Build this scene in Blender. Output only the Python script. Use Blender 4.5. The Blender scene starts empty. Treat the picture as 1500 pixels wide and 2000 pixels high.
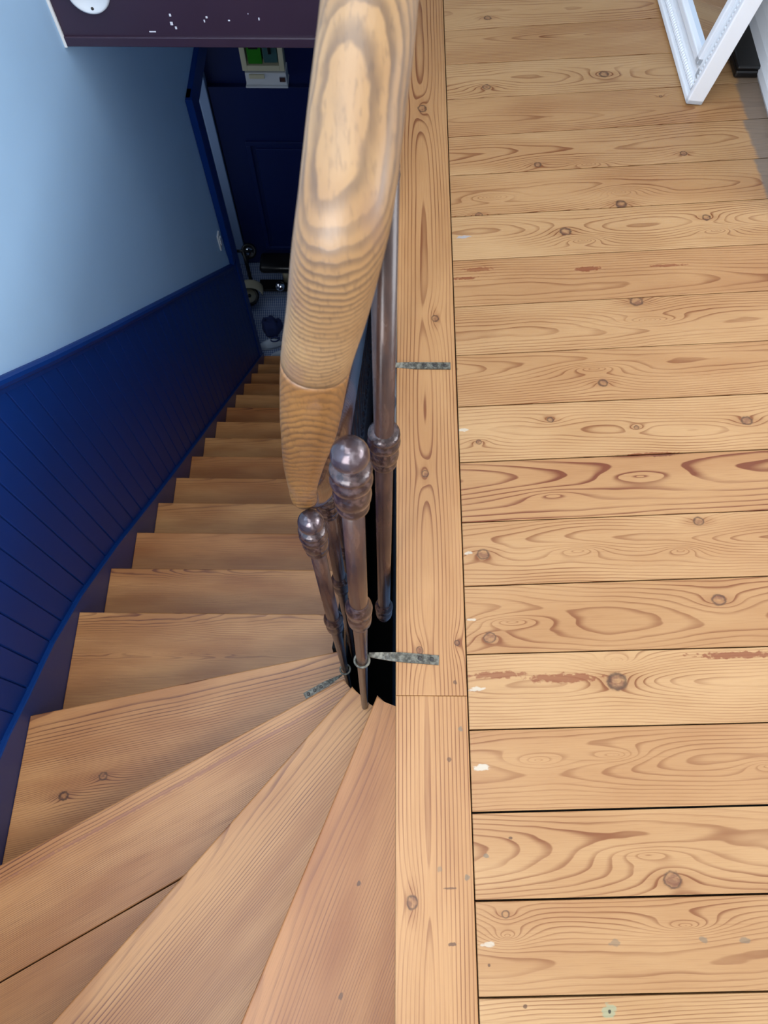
import bpy, bmesh, math, random
from mathutils import Vector, Matrix
random.seed(7)
S = bpy.context.scene
COL = S.collection
PI = math.pi

# ------------------------------------------------------------------ camera
cam_d = bpy.data.cameras.new('camera'); cam = bpy.data.objects.new('camera', cam_d); COL.objects.link(cam)
cam_d.sensor_fit = 'AUTO'; cam_d.sensor_width = 36.0; cam_d.lens = 1455 * 36 / 2000
cam_d.clip_start = 0.02; cam_d.clip_end = 60
cam.location = (-0.0184, 0.0, 1.30)
cam.rotation_euler = (0.4087, 0.0, 0.0089)
cam_d.dof.use_dof = True; cam_d.dof.focus_distance = 1.5; cam_d.dof.aperture_fstop = 26.19 / 2.2
S.camera = cam

# ------------------------------------------------------------------ world, lights, exposure
w = bpy.data.worlds.new('sky'); S.world = w; w.use_nodes = True
w.node_tree.nodes['Background'].inputs[0].default_value = (0.55, 0.72, 1.0, 1)
w.node_tree.nodes['Background'].inputs[1].default_value = 1.0
def area(name, loc, size, size_y, power, color, rot=(0, 0, 0)):
    d = bpy.data.lights.new(name, 'AREA'); d.shape = 'RECTANGLE'; d.size = size; d.size_y = size_y
    d.energy = power; d.color = color
    o = bpy.data.objects.new(name, d); COL.objects.link(o); o.location = loc; o.rotation_euler = rot
    return o
area('skylight_daylight', (-0.40, 0.70, 2.43), 0.9, 2.40, 43, (0.95, 0.97, 1.0))
area('room_window_daylight', (3.46, -0.15, 1.55), 1.5, 2.2, 100, (0.95, 0.97, 1.0), (0, PI / 2, 0))
area('stair_window_daylight', (-0.50, -0.745, 1.35), 0.74, 1.14, 36, (0.95, 0.97, 1.0), (PI / 2, 0, 0))
area('side_room_fill', (-1.94, 3.95, -2.3), 0.8, 1.0, 3, (0.80, 0.88, 1.0), (0, -PI / 2, 0))  # unseen fill lamp added to brighten the hall; no window behind it
S.cycles.max_bounces = 7; S.cycles.diffuse_bounces = 4; S.cycles.glossy_bounces = 3
vs = S.view_settings; vs.view_transform = 'Standard'; vs.look = 'None'; vs.gamma = 1; vs.use_curve_mapping = False
vs.exposure = 0.0

# ------------------------------------------------------------------ node helpers
def srgb(r, g, b):
    f = lambda c: (c / 255 / 12.92) if c / 255 <= 0.04045 else ((c / 255 + 0.055) / 1.055) ** 2.4
    return (f(r), f(g), f(b), 1)
class NT:
    def __init__(s, name):
        s.m = bpy.data.materials.new(name); s.m.use_nodes = True
        s.t = s.m.node_tree; s.b = s.t.nodes['Principled BSDF']
        s.tc = s.t.nodes.new('ShaderNodeTexCoord')
    def n(s, kind): return s.t.nodes.new(kind)
    def put(s, sock, v):
        if v is None: return
        if isinstance(v, bpy.types.NodeSocket): s.t.links.new(v, sock)
        else: sock.default_value = v
    def math(s, op, a, b=None, c=None, clamp=False):
        nd = s.n('ShaderNodeMath'); nd.operation = op; nd.use_clamp = clamp
        s.put(nd.inputs[0], a); s.put(nd.inputs[1], b); s.put(nd.inputs[2], c); return nd.outputs[0]
    def add(s, a, b): return s.math('ADD', a, b)
    def sub(s, a, b): return s.math('SUBTRACT', a, b)
    def mul(s, a, b): return s.math('MULTIPLY', a, b)
    def xyz(s, v):
        nd = s.n('ShaderNodeSeparateXYZ'); s.put(nd.inputs[0], v); return nd.outputs
    def vec(s, x, y, z):
        nd = s.n('ShaderNodeCombineXYZ'); s.put(nd.inputs[0], x); s.put(nd.inputs[1], y); s.put(nd.inputs[2], z); return nd.outputs[0]
    def noise(s, v, scale=1.0, detail=2.0, rough=0.5):
        nd = s.n('ShaderNodeTexNoise'); s.put(nd.inputs['Vector'], v)
        nd.inputs['Scale'].default_value = scale; nd.inputs['Detail'].default_value = detail; nd.inputs['Roughness'].default_value = rough
        return nd.outputs['Fac']
    def vor(s, v, scale):
        nd = s.n('ShaderNodeTexVoronoi'); s.put(nd.inputs['Vector'], v); nd.inputs['Scale'].default_value = scale
        return nd.outputs['Distance']
    def ramp(s, f, stops, interp='LINEAR'):
        nd = s.n('ShaderNodeValToRGB'); s.put(nd.inputs[0], f); cr = nd.color_ramp; cr.interpolation = interp
        while len(cr.elements) < len(stops): cr.elements.new(0.5)
        for e, (p, c) in zip(cr.elements, stops):
            e.position = p; e.color = c if len(c) == 4 else (*c, 1)
        return nd.outputs[0]
    def step(s, f, a, b):   # smooth 0..1 between a and b
        nd = s.n('ShaderNodeMapRange'); nd.interpolation_type = 'SMOOTHSTEP'; s.put(nd.inputs[0], f)
        nd.inputs[1].default_value = a; nd.inputs[2].default_value = b
        return nd.outputs[0]
    def mix(s, f, a, b, mode='MIX'):
        nd = s.n('ShaderNodeMix'); nd.data_type = 'RGBA'; nd.blend_type = mode
        s.put(nd.inputs[0], f); s.put(nd.inputs[6], a); s.put(nd.inputs[7], b); return nd.outputs[2]
    def bump(s, h, strength, dist=0.002):
        nd = s.n('ShaderNodeBump'); nd.inputs['Strength'].default_value = strength; nd.inputs['Distance'].default_value = dist
        s.put(nd.inputs['Height'], h); s.put(s.b.inputs['Normal'], nd.outputs[0])
    def out(s, col=None, rough=None, metal=None, spec=None):
        s.put(s.b.inputs['Base Color'], col); s.put(s.b.inputs['Roughness'], rough); s.put(s.b.inputs['Metallic'], metal)
        s.put(s.b.inputs['Specular IOR Level'], spec); return s.m

def g(v): return (v, v, v, 1)
def pine(name, light, dark, late, seed, knots=(), eyes=(), spots=(), spacing=0.0055, h0=0.03, tilt=0.05, v0=0.0,
         contrast=0.8, warp=1.0, rough=0.42, edge=None, knotcol=(104, 66, 46), fine=1.0, resin=None, spec=0.45):
    """Sawn pine: growth rings cut by the plank, bending round its knots. u = local x (along), v = local y (across)."""
    t = NT(name); X, Y, Z = t.xyz(t.tc.outputs['Object'])
    s1 = seed * 3.17; s2 = seed * 1.31 + 5
    n1 = t.sub(t.noise(t.vec(t.mul(X, 1.3), t.mul(Y, 1.6), s1), 1, 2), 0.5)
    n2 = t.sub(t.noise(t.vec(t.mul(X, 1.7), t.mul(Y, 1.5), s2), 1, 1), 0.5)
    n3 = t.sub(t.noise(t.vec(t.mul(X, 7), t.mul(Y, 26), s1), 1, 2), 0.5)
    nk = t.sub(t.noise(t.vec(t.mul(X, 110), t.mul(Y, 170), s1), 1, 2), 0.5)
    vv = t.add(t.sub(Y, v0), t.mul(n2, 0.05 * warp))
    hh = t.add(t.add(t.mul(X, tilt), h0), t.mul(n1, 0.06 * warp))
    R = t.math('SQRT', t.add(t.mul(vv, vv), t.mul(hh, hh)))
    R = t.add(R, t.mul(n3, 0.006 * warp))
    kmask = None; kring = None; halo = None
    def ell(ku, kv, su, sv):
        a = t.math('MULTIPLY', t.sub(X, ku), 1 / su); b = t.math('MULTIPLY', t.sub(Y, kv), 1 / sv)
        return t.math('SQRT', t.add(t.mul(a, a), t.mul(b, b)))
    for (ku, kv, kr) in knots:
        d = ell(ku, kv, kr * 4.2, kr * 1.7)
        R = t.add(R, t.mul(t.math('POWER', 2.718, t.mul(d, -1.0)), min(0.03, 0.012 + kr * 0.9)))
        e = ell(ku, kv, kr * 1.08, kr * 0.95)
        e = t.add(e, t.mul(nk, 0.5))
        k1 = t.math('SUBTRACT', 1.0, t.step(e, 0.75, 1.1))
        k2 = t.mul(k1, t.step(e, 0.35 + 0.3 * ((ku * 97) % 1), 0.85))
        k3 = t.mul(t.math('SUBTRACT', 1.0, t.step(ell(ku, kv, kr * 4.5, kr * 1.5), 0.2, 1.0)), 0.55)
        kmask = k1 if kmask is None else t.math('MAXIMUM', kmask, k1)
        kring = k2 if kring is None else t.math('MAXIMUM', kring, k2)
        halo = k3 if halo is None else t.math('MAXIMUM', halo, k3)
    for (ku, kv, lu, lv) in eyes:
        d = ell(ku, kv, lu, lv)
        R = t.add(R, t.mul(t.math('POWER', 2.718, t.mul(d, -1.4)), 0.034))
    ph = t.math('FRACT', t.mul(R, 1 / spacing))
    late_f = t.mul(t.step(ph, 0.56, 0.91), t.math('SUBTRACT', 1.0, t.step(ph, 0.92, 0.99)))
    vary = t.add(t.mul(t.noise(t.vec(t.mul(X, 3), t.mul(Y, 18), s2), 1, 3), 3.0), -0.80)
    if halo is not None: vary = t.add(vary, t.mul(halo, 1.6))
    late_f = t.math('MULTIPLY', t.mul(late_f, vary), contrast, clamp=True)
    fib = t.noise(t.vec(t.mul(X, 14), t.mul(Y, 700), s1), 1, 3, 0.6)
    low = t.noise(t.vec(t.mul(X, 3.2), t.mul(Y, 12), s2), 1, 2)
    col = t.mix(t.step(low, 0.3, 0.7), srgb(*light), srgb(*dark))
    col = t.mix(t.mul(t.step(fib, 0.45, 0.8), 0.30 * fine), col, srgb(*late))
    if halo is not None: col = t.mix(halo, col, srgb(*[int(a * 0.55 + b * 0.45) for a, b in zip(dark, late)]))
    col = t.mix(late_f, col, srgb(*late))
    if resin:
        rr = t.step(t.noise(t.vec(t.mul(X, 11), t.mul(Y, 60), s2 + 3), 1, 3), resin, resin + 0.06)
        col = t.mix(t.mul(rr, 0.8), col, srgb(150, 72, 40))
    for (ku, kv, lu, lv, c, a) in spots:
        e = t.add(ell(ku, kv, lu, lv), t.mul(nk, 1.6))
        col = t.mix(t.mul(t.math('SUBTRACT', 1.0, t.step(e, 0.6, 1.0)), a), col, srgb(*c))
    if kmask is not None:
        ka, kb = srgb(*knotcol), srgb(*[int(c * 0.48) for c in knotcol])
        col = t.mix(t.mul(kmask, 0.75), col, t.mix(t.step(t.noise(t.vec(t.mul(X, 70), t.mul(Y, 110), s2), 1, 3), .35, .7), ka, srgb(*dark))); col = t.mix(t.mul(kring, 0.75), col, kb)
    if edge is not None:   # unsanded grey band: local x beyond an uneven line
        e = t.step(t.add(X, t.mul(t.sub(t.noise(t.vec(t.mul(X, 25), t.mul(Y, 25), s1), 1, 3), 0.5), 0.02)), edge - 0.006, edge + 0.006)
        col = t.mix(t.mul(e, 0.82), col, t.mix(t.mul(fib, 0.8), srgb(118, 108, 98), srgb(80, 72, 66)))
    t.bump(t.add(t.mul(late_f, 0.5), fib), 0.12, 0.001)
    return t.out(col, t.add(t.mul(fib, 0.14), rough - 0.07), None, spec)

def paint(name, c, rough=0.5, bump=0.0, bscale=200, var=0.08, spec=0.5, coat=0.0):
    t = NT(name); P = t.tc.outputs['Object']
    n = t.noise(P, 3.0, 3)
    a = srgb(*c); k = 1 - var * 2
    col = t.mix(n, (a[0] * k, a[1] * k, a[2] * k, 1), (min(1, a[0] * (1 + var)), min(1, a[1] * (1 + var)), min(1, a[2] * (1 + var)), 1))
    if bump: t.bump(t.noise(P, bscale, 3), bump, 0.002)
    t.out(col, rough, None, spec)
    if coat: t.b.inputs['Coat Weight'].default_value = coat; t.b.inputs['Coat Roughness'].default_value = 0.08
    return t.m

M = {}
M['wall_blue'] = paint('wall_blue', (174, 210, 242), 0.6, 0.10, 90, 0.03)
M['navy'] = paint('navy_paint', (3, 50, 124), 0.5, 0.06, 60, 0.06, spec=0.3)
M['navy_dark'] = paint('navy_door_paint', (4, 26, 82), 0.45, 0.05, 60, 0.06)
M['string'] = paint('string_blue_paint', (12, 52, 116), 0.36, 0.05, 60, 0.06)
M['white_wall'] = paint('white_wall', (226, 226, 224), 0.7, 0.06, 90, 0.03)
M['white_gloss'] = paint('white_gloss', (236, 239, 243), 0.3, 0.04, 60, 0.03)
M['jamb'] = paint('jamb_grey_blue', (132, 150, 172), 0.5, 0.05, 60, 0.05)
M['jamb2'] = paint('jamb_pale_blue', (150, 176, 214), 0.4, 0.05, 60, 0.05)
M['dark_void'] = paint('void_black', (26, 24, 26), 0.9, 0.4, 60, 0.2)  # near-black colour stands in for the shade down the stairwell void
M['plaster'] = paint('rough_plaster_edge', (128, 124, 124), 0.9, 0.8, 120, 0.35)
M['riser'] = paint('riser_wood', (150, 108, 80), 0.5, 0.1, 60, 0.1)
M['black'] = paint('black_block', (12, 12, 13), 0.4, 0.05, 60, 0.1)
M['chip'] = paint('bare_paint_chip', (214, 216, 226), 0.7)
M['rubber'] = paint('black_rubber', (8, 8, 9), 0.35)
M['cream'] = paint('cream_enamel', (196, 188, 158), 0.25, coat=0.5)
M['cloth_navy'] = paint('navy_cloth', (24, 40, 88), 0.9, 0.4, 300)
M['cloth_pale'] = paint('pale_canvas', (170, 184, 200), 0.9, 0.3, 300)
M['mirror'] = NT('mirror_glass').out((0.75, 0.82, 0.9, 1), 0.05, 1.0)
M['chrome'] = NT('chrome').out((0.72, 0.74, 0.8, 1), 0.15, 1.0)
M['ivory'] = paint('ivory_plastic', (206, 204, 176), 0.45)
M['white_plastic'] = paint('white_plastic', (214, 220, 226), 0.4)
M['green'] = paint('green_plastic', (40, 132, 24), 0.35)
M['teal'] = paint('grey_green_plastic', (58, 96, 100), 0.35)
def glass_mat():
    t = NT('window_glass'); t.b.inputs['Transmission Weight'].default_value = 1.0; t.b.inputs['IOR'].default_value = 1.45
    return t.out((0.95, 0.97, 1.0, 1), 0.02)
M['glass'] = glass_mat()
M['screw'] = NT('dull_screw').out((0.06, 0.055, 0.05, 1), 0.5, 0.7)

def fascia_mat():
    t = NT('dark_brown_gloss_paint'); P = t.tc.outputs['Object']
    col = t.mix(t.noise(P, 4, 3), srgb(47, 34, 50), srgb(60, 45, 62))
    t.bump(t.noise(P, 50, 3), 0.05, 0.002); return t.out(col, 0.32)
M['fascia'] = fascia_mat()
def iron_mat():
    t = NT('worn_brown_iron_paint'); P = t.tc.outputs['Object']
    X, Y, Z = t.xyz(P); n = t.noise(t.vec(t.mul(X, 60), t.mul(Y, 60), t.mul(Z, 9)), 1, 4)
    col = t.mix(t.step(n, 0.4, 0.75), srgb(50, 34, 32), srgb(80, 55, 43))
    t.bump(t.noise(P, 90, 3), 0.10, 0.002); return t.out(col, t.add(t.mul(n, 0.15), 0.18), 0.1, 0.5)
M['iron'] = iron_mat()
def ring_mat():
    t = NT('cast_iron_ring_paint'); P = t.tc.outputs['Object']
    n = t.noise(P, 120, 4)
    col = t.mix(t.step(n, 0.4, 0.7), srgb(44, 30, 31), srgb(84, 66, 64))
    t.bump(t.add(t.mul(t.vor(P, 230), 0.7), n), 0.22, 0.002); return t.out(col, 0.24, 0.3, 0.7)
M['ring'] = ring_mat()
def ball_mat():
    t = NT('polished_iron_ball'); P = t.tc.outputs['Object']
    n = t.noise(P, 90, 4)
    col = t.mix(t.step(n, 0.5, 0.75), srgb(74, 62, 66), srgb(134, 124, 128))
    t.bump(n, 0.2, 0.002); return t.out(col, 0.2, 0.55, 0.7)
M['ball'] = ball_mat()
def strap_mat():
    t = NT('bare_iron_strap'); P = t.tc.outputs['Object']
    n = t.noise(P, 150, 4)
    col = t.mix(t.step(n, 0.35, 0.7), srgb(62, 60, 53), srgb(118, 116, 104))
    t.bump(n, 0.5, 0.002); return t.out(col, 0.5, 0.3)
M['strap'] = strap_mat()
def rail_mat(name, nrm, spacing, ca, cb, cl, seed, amp=1.0):
    t = NT(name); P = t.tc.outputs['Object']; X, Y, Z = t.xyz(P)
    d = t.add(t.add(t.mul(X, nrm[0]), t.mul(Y, nrm[1])), t.mul(Z, nrm[2]))
    wob = t.sub(t.noise(t.vec(t.mul(X, 22), t.mul(Y, 14), t.mul(Z, 14)), 1, 2), 0.5)
    wob2 = t.sub(t.noise(t.vec(t.mul(X, 110), t.mul(Y, 60), t.mul(Z, 60)), 1, 2), 0.5)
    d = t.add(t.add(d, t.mul(wob, 0.012)), t.mul(wob2, 0.0022))
    ph = t.math('FRACT', t.add(t.mul(d, 1 / spacing), seed))
    lf = t.mul(t.step(ph, 0.2, 0.8), t.math('SUBTRACT', 1.0, t.step(ph, 0.86, 1.0)))
    lf = t.math('MULTIPLY', lf, t.add(t.mul(t.noise(P, 16, 3), 1.6), 0.0), clamp=True)
    pore = t.noise(t.vec(t.mul(X, 420), t.mul(Y, 90), t.mul(Z, 90)), 1, 2)
    col = t.mix(t.step(t.noise(P, 9, 2), 0.3, 0.7), srgb(*ca), srgb(*cb))
    col = t.mix(t.mul(lf, 0.75 * amp), col, srgb(*cl))
    col = t.mix(t.mul(t.step(pore, 0.52, 0.75), 0.35), col, srgb(*cl))
    st = t.step(t.noise(t.vec(t.mul(X, 30), t.mul(Y, 12), t.mul(Z, 12)), 1, 3), 0.56, 0.72)
    col = t.mix(t.mul(st, 0.5), col, srgb(112, 86, 70))
    t.bump(t.add(pore, t.mul(lf, 0.5)), 0.15, 0.001)
    t.out(col, 0.40, None, 0.45); return t.m
M['rail_a'] = rail_mat('varnished_oak_rail', (-0.10, -0.52, 0.85), 0.0062, (144, 115, 80), (124, 93, 60), (72, 56, 45), 0.2, 0.95)
M['rail_b'] = rail_mat('varnished_oak_rail_neck', (0.0, -0.90, -0.43), 0.0046, (138, 98, 54), (118, 80, 43), (66, 46, 32), 0.6, 0.85)
M['rail_c'] = rail_mat('dark_varnished_rail', (0.3, 0.4, 0.86), 0.0062, (86, 58, 42), (74, 48, 36), (46, 30, 24), 0.1)
M['rail_c'].node_tree.nodes['Principled BSDF'].inputs['Roughness'].default_value = 0.16

# ------------------------------------------------------------------ object helpers
def obj(name, bm, mat, parent=None, smooth=False):
    me = bpy.data.meshes.new(name); bm.normal_update(); bm.to_mesh(me); bm.free()
    if mat is not None: me.materials.append(M[mat] if isinstance(mat, str) else mat)
    if smooth:
        for p in me.polygons: p.use_smooth = len(p.vertices) <= 4
    o = bpy.data.objects.new(name, me); COL.objects.link(o)
    if parent is not None: o.parent = parent
    return o
def empty(name, loc=(0, 0, 0)):
    o = bpy.data.objects.new(name, None); COL.objects.link(o); o.location = loc; o.empty_display_size = 0.1; return o
def tag(o, label=None, cat=None, group=None, kind=None):
    if label: o['label'] = label
    if cat: o['category'] = cat
    if group: o['group'] = group
    if kind: o['kind'] = kind
    return o
def struct(o): o['kind'] = 'structure'; return o
def box(bm, x0, x1, y0, y1, z0, z1, bev=0.0):
    r = bmesh.ops.create_cube(bm, size=1.0)
    vs_ = r['verts']
    bmesh.ops.transform(bm, matrix=Matrix.Translation(((x0 + x1) / 2, (y0 + y1) / 2, (z0 + z1) / 2)) @ Matrix.Diagonal((x1 - x0, y1 - y0, z1 - z0, 1)), verts=vs_)
    if bev:
        es = list({e for v in vs_ for e in v.link_edges})
        bmesh.ops.bevel(bm, geom=es, offset=bev, segments=2, profile=0.5, affect='EDGES')
    return bm
def nbox(*a, **k): return box(bmesh.new(), *a, **k)
def prism(pts, z0, z1, bev=0.0):
    bm = bmesh.new()
    lo = [bm.verts.new((p[0], p[1], z0)) for p in pts]; hi = [bm.verts.new((p[0], p[1], z1)) for p in pts]
    n = len(pts); a = sum(pts[i][0] * pts[(i + 1) % n][1] - pts[(i + 1) % n][0] * pts[i][1] for i in range(n))
    if a < 0: lo.reverse(); hi.reverse()
    bm.faces.new(list(reversed(lo))); top = bm.faces.new(hi)
    for i in range(n): bm.faces.new((lo[i], lo[(i + 1) % n], hi[(i + 1) % n], hi[i]))
    if bev: bmesh.ops.bevel(bm, geom=list(top.edges), offset=bev, segments=3, profile=0.5, affect='EDGES')
    return bm
def lathe(bm, prof, n=24, cx=0, cy=0):
    rings = []
    for (r, z) in prof:
        if r < 1e-5: rings.append([bm.verts.new((cx, cy, z))])
        else: rings.append([bm.verts.new((cx + r * math.cos(2 * PI * i / n), cy + r * math.sin(2 * PI * i / n), z)) for i in range(n)])
    for a, b in zip(rings, rings[1:]):
        for i in range(n):
            j = (i + 1) % n
            if len(a) == 1 and len(b) == 1: continue
            if len(a) == 1: bm.faces.new((a[0], b[j], b[i]))
            elif len(b) == 1: bm.faces.new((a[i], a[j], b[0]))
            else: bm.faces.new((a[i], a[j], b[j], b[i]))
    bmesh.ops.recalc_face_normals(bm, faces=bm.faces)
    return bm
def smooth_path(pts, per=8):
    P = [Vector(p) for p in pts]; P = [2 * P[0] - P[1]] + P + [2 * P[-1] - P[-2]]; out = []
    for i in range(1, len(P) - 2):
        p0, p1, p2, p3 = P[i - 1:i + 3]
        for k in range(per):
            u = k / per
            out.append(0.5 * ((2 * p1) + (p2 - p0) * u + (2 * p0 - 5 * p1 + 4 * p2 - p3) * u * u + (3 * p1 - p0 - 3 * p2 + p3) * u ** 3))
    out.append(P[-2]); return out
def sweep(path, prof, ref=Vector((1, 0, 0)), cap=True):
    """prof: list of (a, b); a along ref-ish side, b along the path's own up."""
    bm = bmesh.new(); rings = []
    for i, p in enumerate(path):
        t = (path[min(i + 1, len(path) - 1)] - path[max(i - 1, 0)]).normalized()
        side = (ref - t * ref.dot(t)).normalized(); up = side.cross(t) * (1 if side.cross(t).length else 1)
        rings.append([bm.verts.new(p + side * a + up * b) for (a, b) in prof])
    n = len(prof)
    for A, B in zip(rings, rings[1:]):
        for i in range(n): bm.faces.new((A[i], A[(i + 1) % n], B[(i + 1) % n], B[i]))
    if cap: bm.faces.new(list(reversed(rings[0]))); bm.faces.new(rings[-1])
    bmesh.ops.recalc_face_normals(bm, faces=bm.faces)
    return bm
def circ(r, n=20, k=1.0): return [(r * math.cos(2 * PI * i / n), r * k * math.sin(2 * PI * i / n)) for i in range(n)]
def tube(pts, r, n=12, ref=Vector((1, 0, 0.013))): return sweep([Vector(p) for p in pts], circ(r, n), ref)
def torus(R, r, n=28, m=10):
    bm = bmesh.new(); V = [[bm.verts.new(((R + r * math.cos(b)) * math.cos(a), (R + r * math.cos(b)) * math.sin(a), r * math.sin(b)))
        for b in [2 * PI * j / m for j in range(m)]] for a in [2 * PI * i / n for i in range(n)]]
    for i in range(n):
        for j in range(m): bm.faces.new((V[i][j], V[(i + 1) % n][j], V[(i + 1) % n][(j + 1) % m], V[i][(j + 1) % m]))
    bmesh.ops.recalc_face_normals(bm, faces=bm.faces); return bm
def copy_tree(o, parent=None):
    c = o.copy(); COL.objects.link(c)
    if parent is not None: c.parent = parent
    for ch in list(o.children): copy_tree(ch, c)
    return c

# ------------------------------------------------------------------ the shell
RISE, GOING, WX = 0.20, 0.2166, -0.993
ZF = -3.8
bm = bmesh.new()
box(bm, -1.2, -1.020, -0.75, 3.30, ZF, 2.4)
box(bm, -1.2, -1.020, 3.30, 4.60, -1.24, 2.4)
struct(obj('wall_left', bm, 'wall_blue')); wall_left = bpy.data.objects['wall_left']
bm = bmesh.new()
box(bm, -1.2, -0.90, -0.87, -0.756, ZF, 2.4); box(bm, -0.10, -0.02, -0.87, -0.756, ZF, 2.4); box(bm, -0.90, -0.10, -0.87, -0.756, ZF, 0.75); box(bm, -0.90, -0.10, -0.87, -0.756, 1.95, 2.4)
struct(obj('wall_stair_back', bm, 'wall_blue'))
win3 = struct(obj('window_3', nbox(-0.90, -0.87, -0.80, -0.765, 0.75, 1.95), 'white_gloss'))
for a in ((-0.13, -0.10, 0.75, 1.95), (-0.87, -0.13, 0.75, 0.78), (-0.87, -0.13, 1.92, 1.95)):
    obj('window_frame', nbox(a[0], a[1], -0.80, -0.765, a[2], a[3]), 'white_gloss', win3)
struct(obj('wall_right', nbox(0.945, 1.05, 1.30, 4.6, -0.2, 2.4), 'white_wall'))
struct(obj('wall_room_front', nbox(1.05, 3.5, 1.30, 1.40, -0.2, 2.4), 'white_wall'))
struct(obj('wall_back', nbox(-0.02, 3.62, -1.72, -1.6, -0.2, 2.4), 'white_wall'))
bm = bmesh.new()     # window wall of the room that opens off the landing
box(bm, 3.5, 3.62, -1.6, -1.25, -0.2, 2.4); box(bm, 3.5, 3.62, 0.95, 1.4, -0.2, 2.4); box(bm, 3.5, 3.62, -1.25, 0.95, -0.2, 0.80); box(bm, 3.5, 3.62, -1.25, 0.95, 2.30, 2.4)
struct(obj('wall_room_right', bm, 'white_wall'))
struct(obj('floor_room', nbox(0.945, 3.5, -1.6, 1.30, -0.06, 0.0), 'riser'))
struct(obj('wall_landing_side', nbox(-0.14, -0.02, -1.6, -0.752, -0.2, 2.4), 'white_wall'))
struct(obj('wall_far', nbox(-1.2, 1.05, 4.60, 4.72, -0.2, 2.4), 'white_wall'))
struct(obj('wall_under_landing', nbox(0.03, 0.10, -0.75, 4.6, ZF, -0.06), 'wall_blue'))
bm = bmesh.new()     # ceiling with the skylight opening
box(bm, -1.2, -0.85, -1.72, 4.72, 2.4, 2.5); box(bm, 0.09, 3.62, -1.72, 4.72, 2.4, 2.5)
box(bm, -0.85, 0.09, -1.72, -0.52, 2.4, 2.5); box(bm, -0.85, 0.09, 1.92, 4.72, 2.4, 2.5)
struct(obj('ceiling', bm, 'white_wall'))
win = struct(obj('window_1', nbox(3.51, 3.56, -1.25, -1.20, 0.80, 2.30), 'white_gloss'))
for a in ((0.90, 0.95, 0.80, 2.30), (-1.20, 0.90, 0.80, 0.85), (-1.20, 0.90, 2.25, 2.30), (-0.18, -0.12, 0.85, 2.25)):
    obj('window_frame', nbox(3.51, 3.56, a[0], a[1], a[2], a[3]), 'white_gloss', win)
sky = struct(obj('window_2', nbox(-0.85, -0.82, -0.52, 1.92, 2.40, 2.5), 'white_gloss'))
for a in ((0.06, 0.09, -0.52, 1.92, 2.40, 2.5), (-0.82, 0.06, -0.52, -0.49, 2.40, 2.5), (-0.82, 0.06, 1.89, 1.92, 2.40, 2.5)):
    obj('window_frame', nbox(*a), 'white_gloss', sky)
for par_, a in ((win, (3.53, 3.536, -1.20, -0.18, 0.85, 2.25)), (win, (3.53, 3.536, -0.12, 0.90, 0.85, 2.25)), (sky, (-0.82, 0.06, -0.49, 1.89, 2.46, 2.466)), (win3, (-0.87, -0.13, -0.785, -0.779, 0.78, 1.92))):
    obj('pane', nbox(*a), 'glass', par_)
# landing beyond the stairwell and its dark fascia
struct(obj('floor_far_landing', nbox(-1.02, -0.001, 2.26, 4.6, -0.19, 0.0), 'riser'))

# ------------------------------------------------------------------ landing floor: boards
floor = struct(obj('floor', nbox(0.02, 0.945, -1.6, 4.6, -0.06, -0.030), 'dark_void'))
# joints: (y at x=.124, y at right photo edge, that x)
J = [(-0.222, -0.210, .554), (-0.094, -0.080, .580), (0.033, 0.049, .605), (0.163, 0.180, .631), (0.291, 0.310, .656),
     (0.416, 0.441, .682), (0.542, 0.573, .708), (0.669, 0.704, .733), (0.796, 0.834, .759), (0.921, 0.965, .784),
     (1.046, 1.093, .761), (1.173, 1.229, .836), (1.302, 1.364, .860), (1.430, 1.495, .888), (1.557, 1.624, .849),
     (1.688, 1.748, .80), (1.816, 1.869, .732), (1.948, 2.009, .732)]
lines = [(a, (b - a) / (x - .124)) for a, b, x in J]
s0, s1_ = lines[0][1], lines[-1][1]
lines = [(-0.222 - 0.127 * k, s0) for k in range(10, 0, -1)] + lines + [(1.948 + 0.1285 * k, s1_) for k in range(1, 20)]
KN = [(0.24, 2.002, 0.0109), (0.527, 1.785, 0.0145), (0.225, 1.735, 0.0116), (0.66, 1.705, 0.0051), (0.335, 1.468, 0.010), (0.688, 1.508, 0.0100), (0.519, 1.345, 0.0150), (0.188, 1.309, 0.0096), (0.383, 1.261, 0.0150), (0.71, 1.306, 0.0115), (0.519, 1.066, 0.0165), (0.424, 0.856, 0.0116), (0.309, 0.768, 0.0078), (0.163, 0.716, 0.0068), (0.48, 0.752, 0.0060), (0.703, 0.769, 0.0134), (0.572, 0.549, 0.0116), (0.161, 0.479, 0.0133), (0.584, 0.395, 0.0139), (0.166, 0.322, 0.0127), (0.383, 0.247, 0.0195), (0.434, -0.061, 0.016), (0.17, -0.111, 0.0071)]
EY = [(0.542, 1.016, .09, .016), (0.421, 1.235, .06, .014), (0.727, 1.268, .07, .016), (0.339, 0.488, .10, .022), (0.53, 0.49, .07, .02), (0.40, -0.026, .16, .03), (0.446, -0.124, .09, .02), (0.171, -0.140, .05, .02), (0.387, 0.283, .07, .022), (0.41, 0.891, .10, .018), (0.473, 0.643, .16, .03), (0.30, 0.600, .13, .025), (0.22, 1.364, .07, .015), (0.52, 1.383, .07, .018), (0.457, 1.472, .06, .014), (0.364, 0.125, .09, .02), (0.207, 0.351, .10, .02), (0.237, 0.116, .10, .025), (.62, .11, .08, .02)]
W_, G_, R_, D_ = (186, 176, 158), (104, 96, 82), (116, 56, 28), (80, 54, 40)
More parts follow.
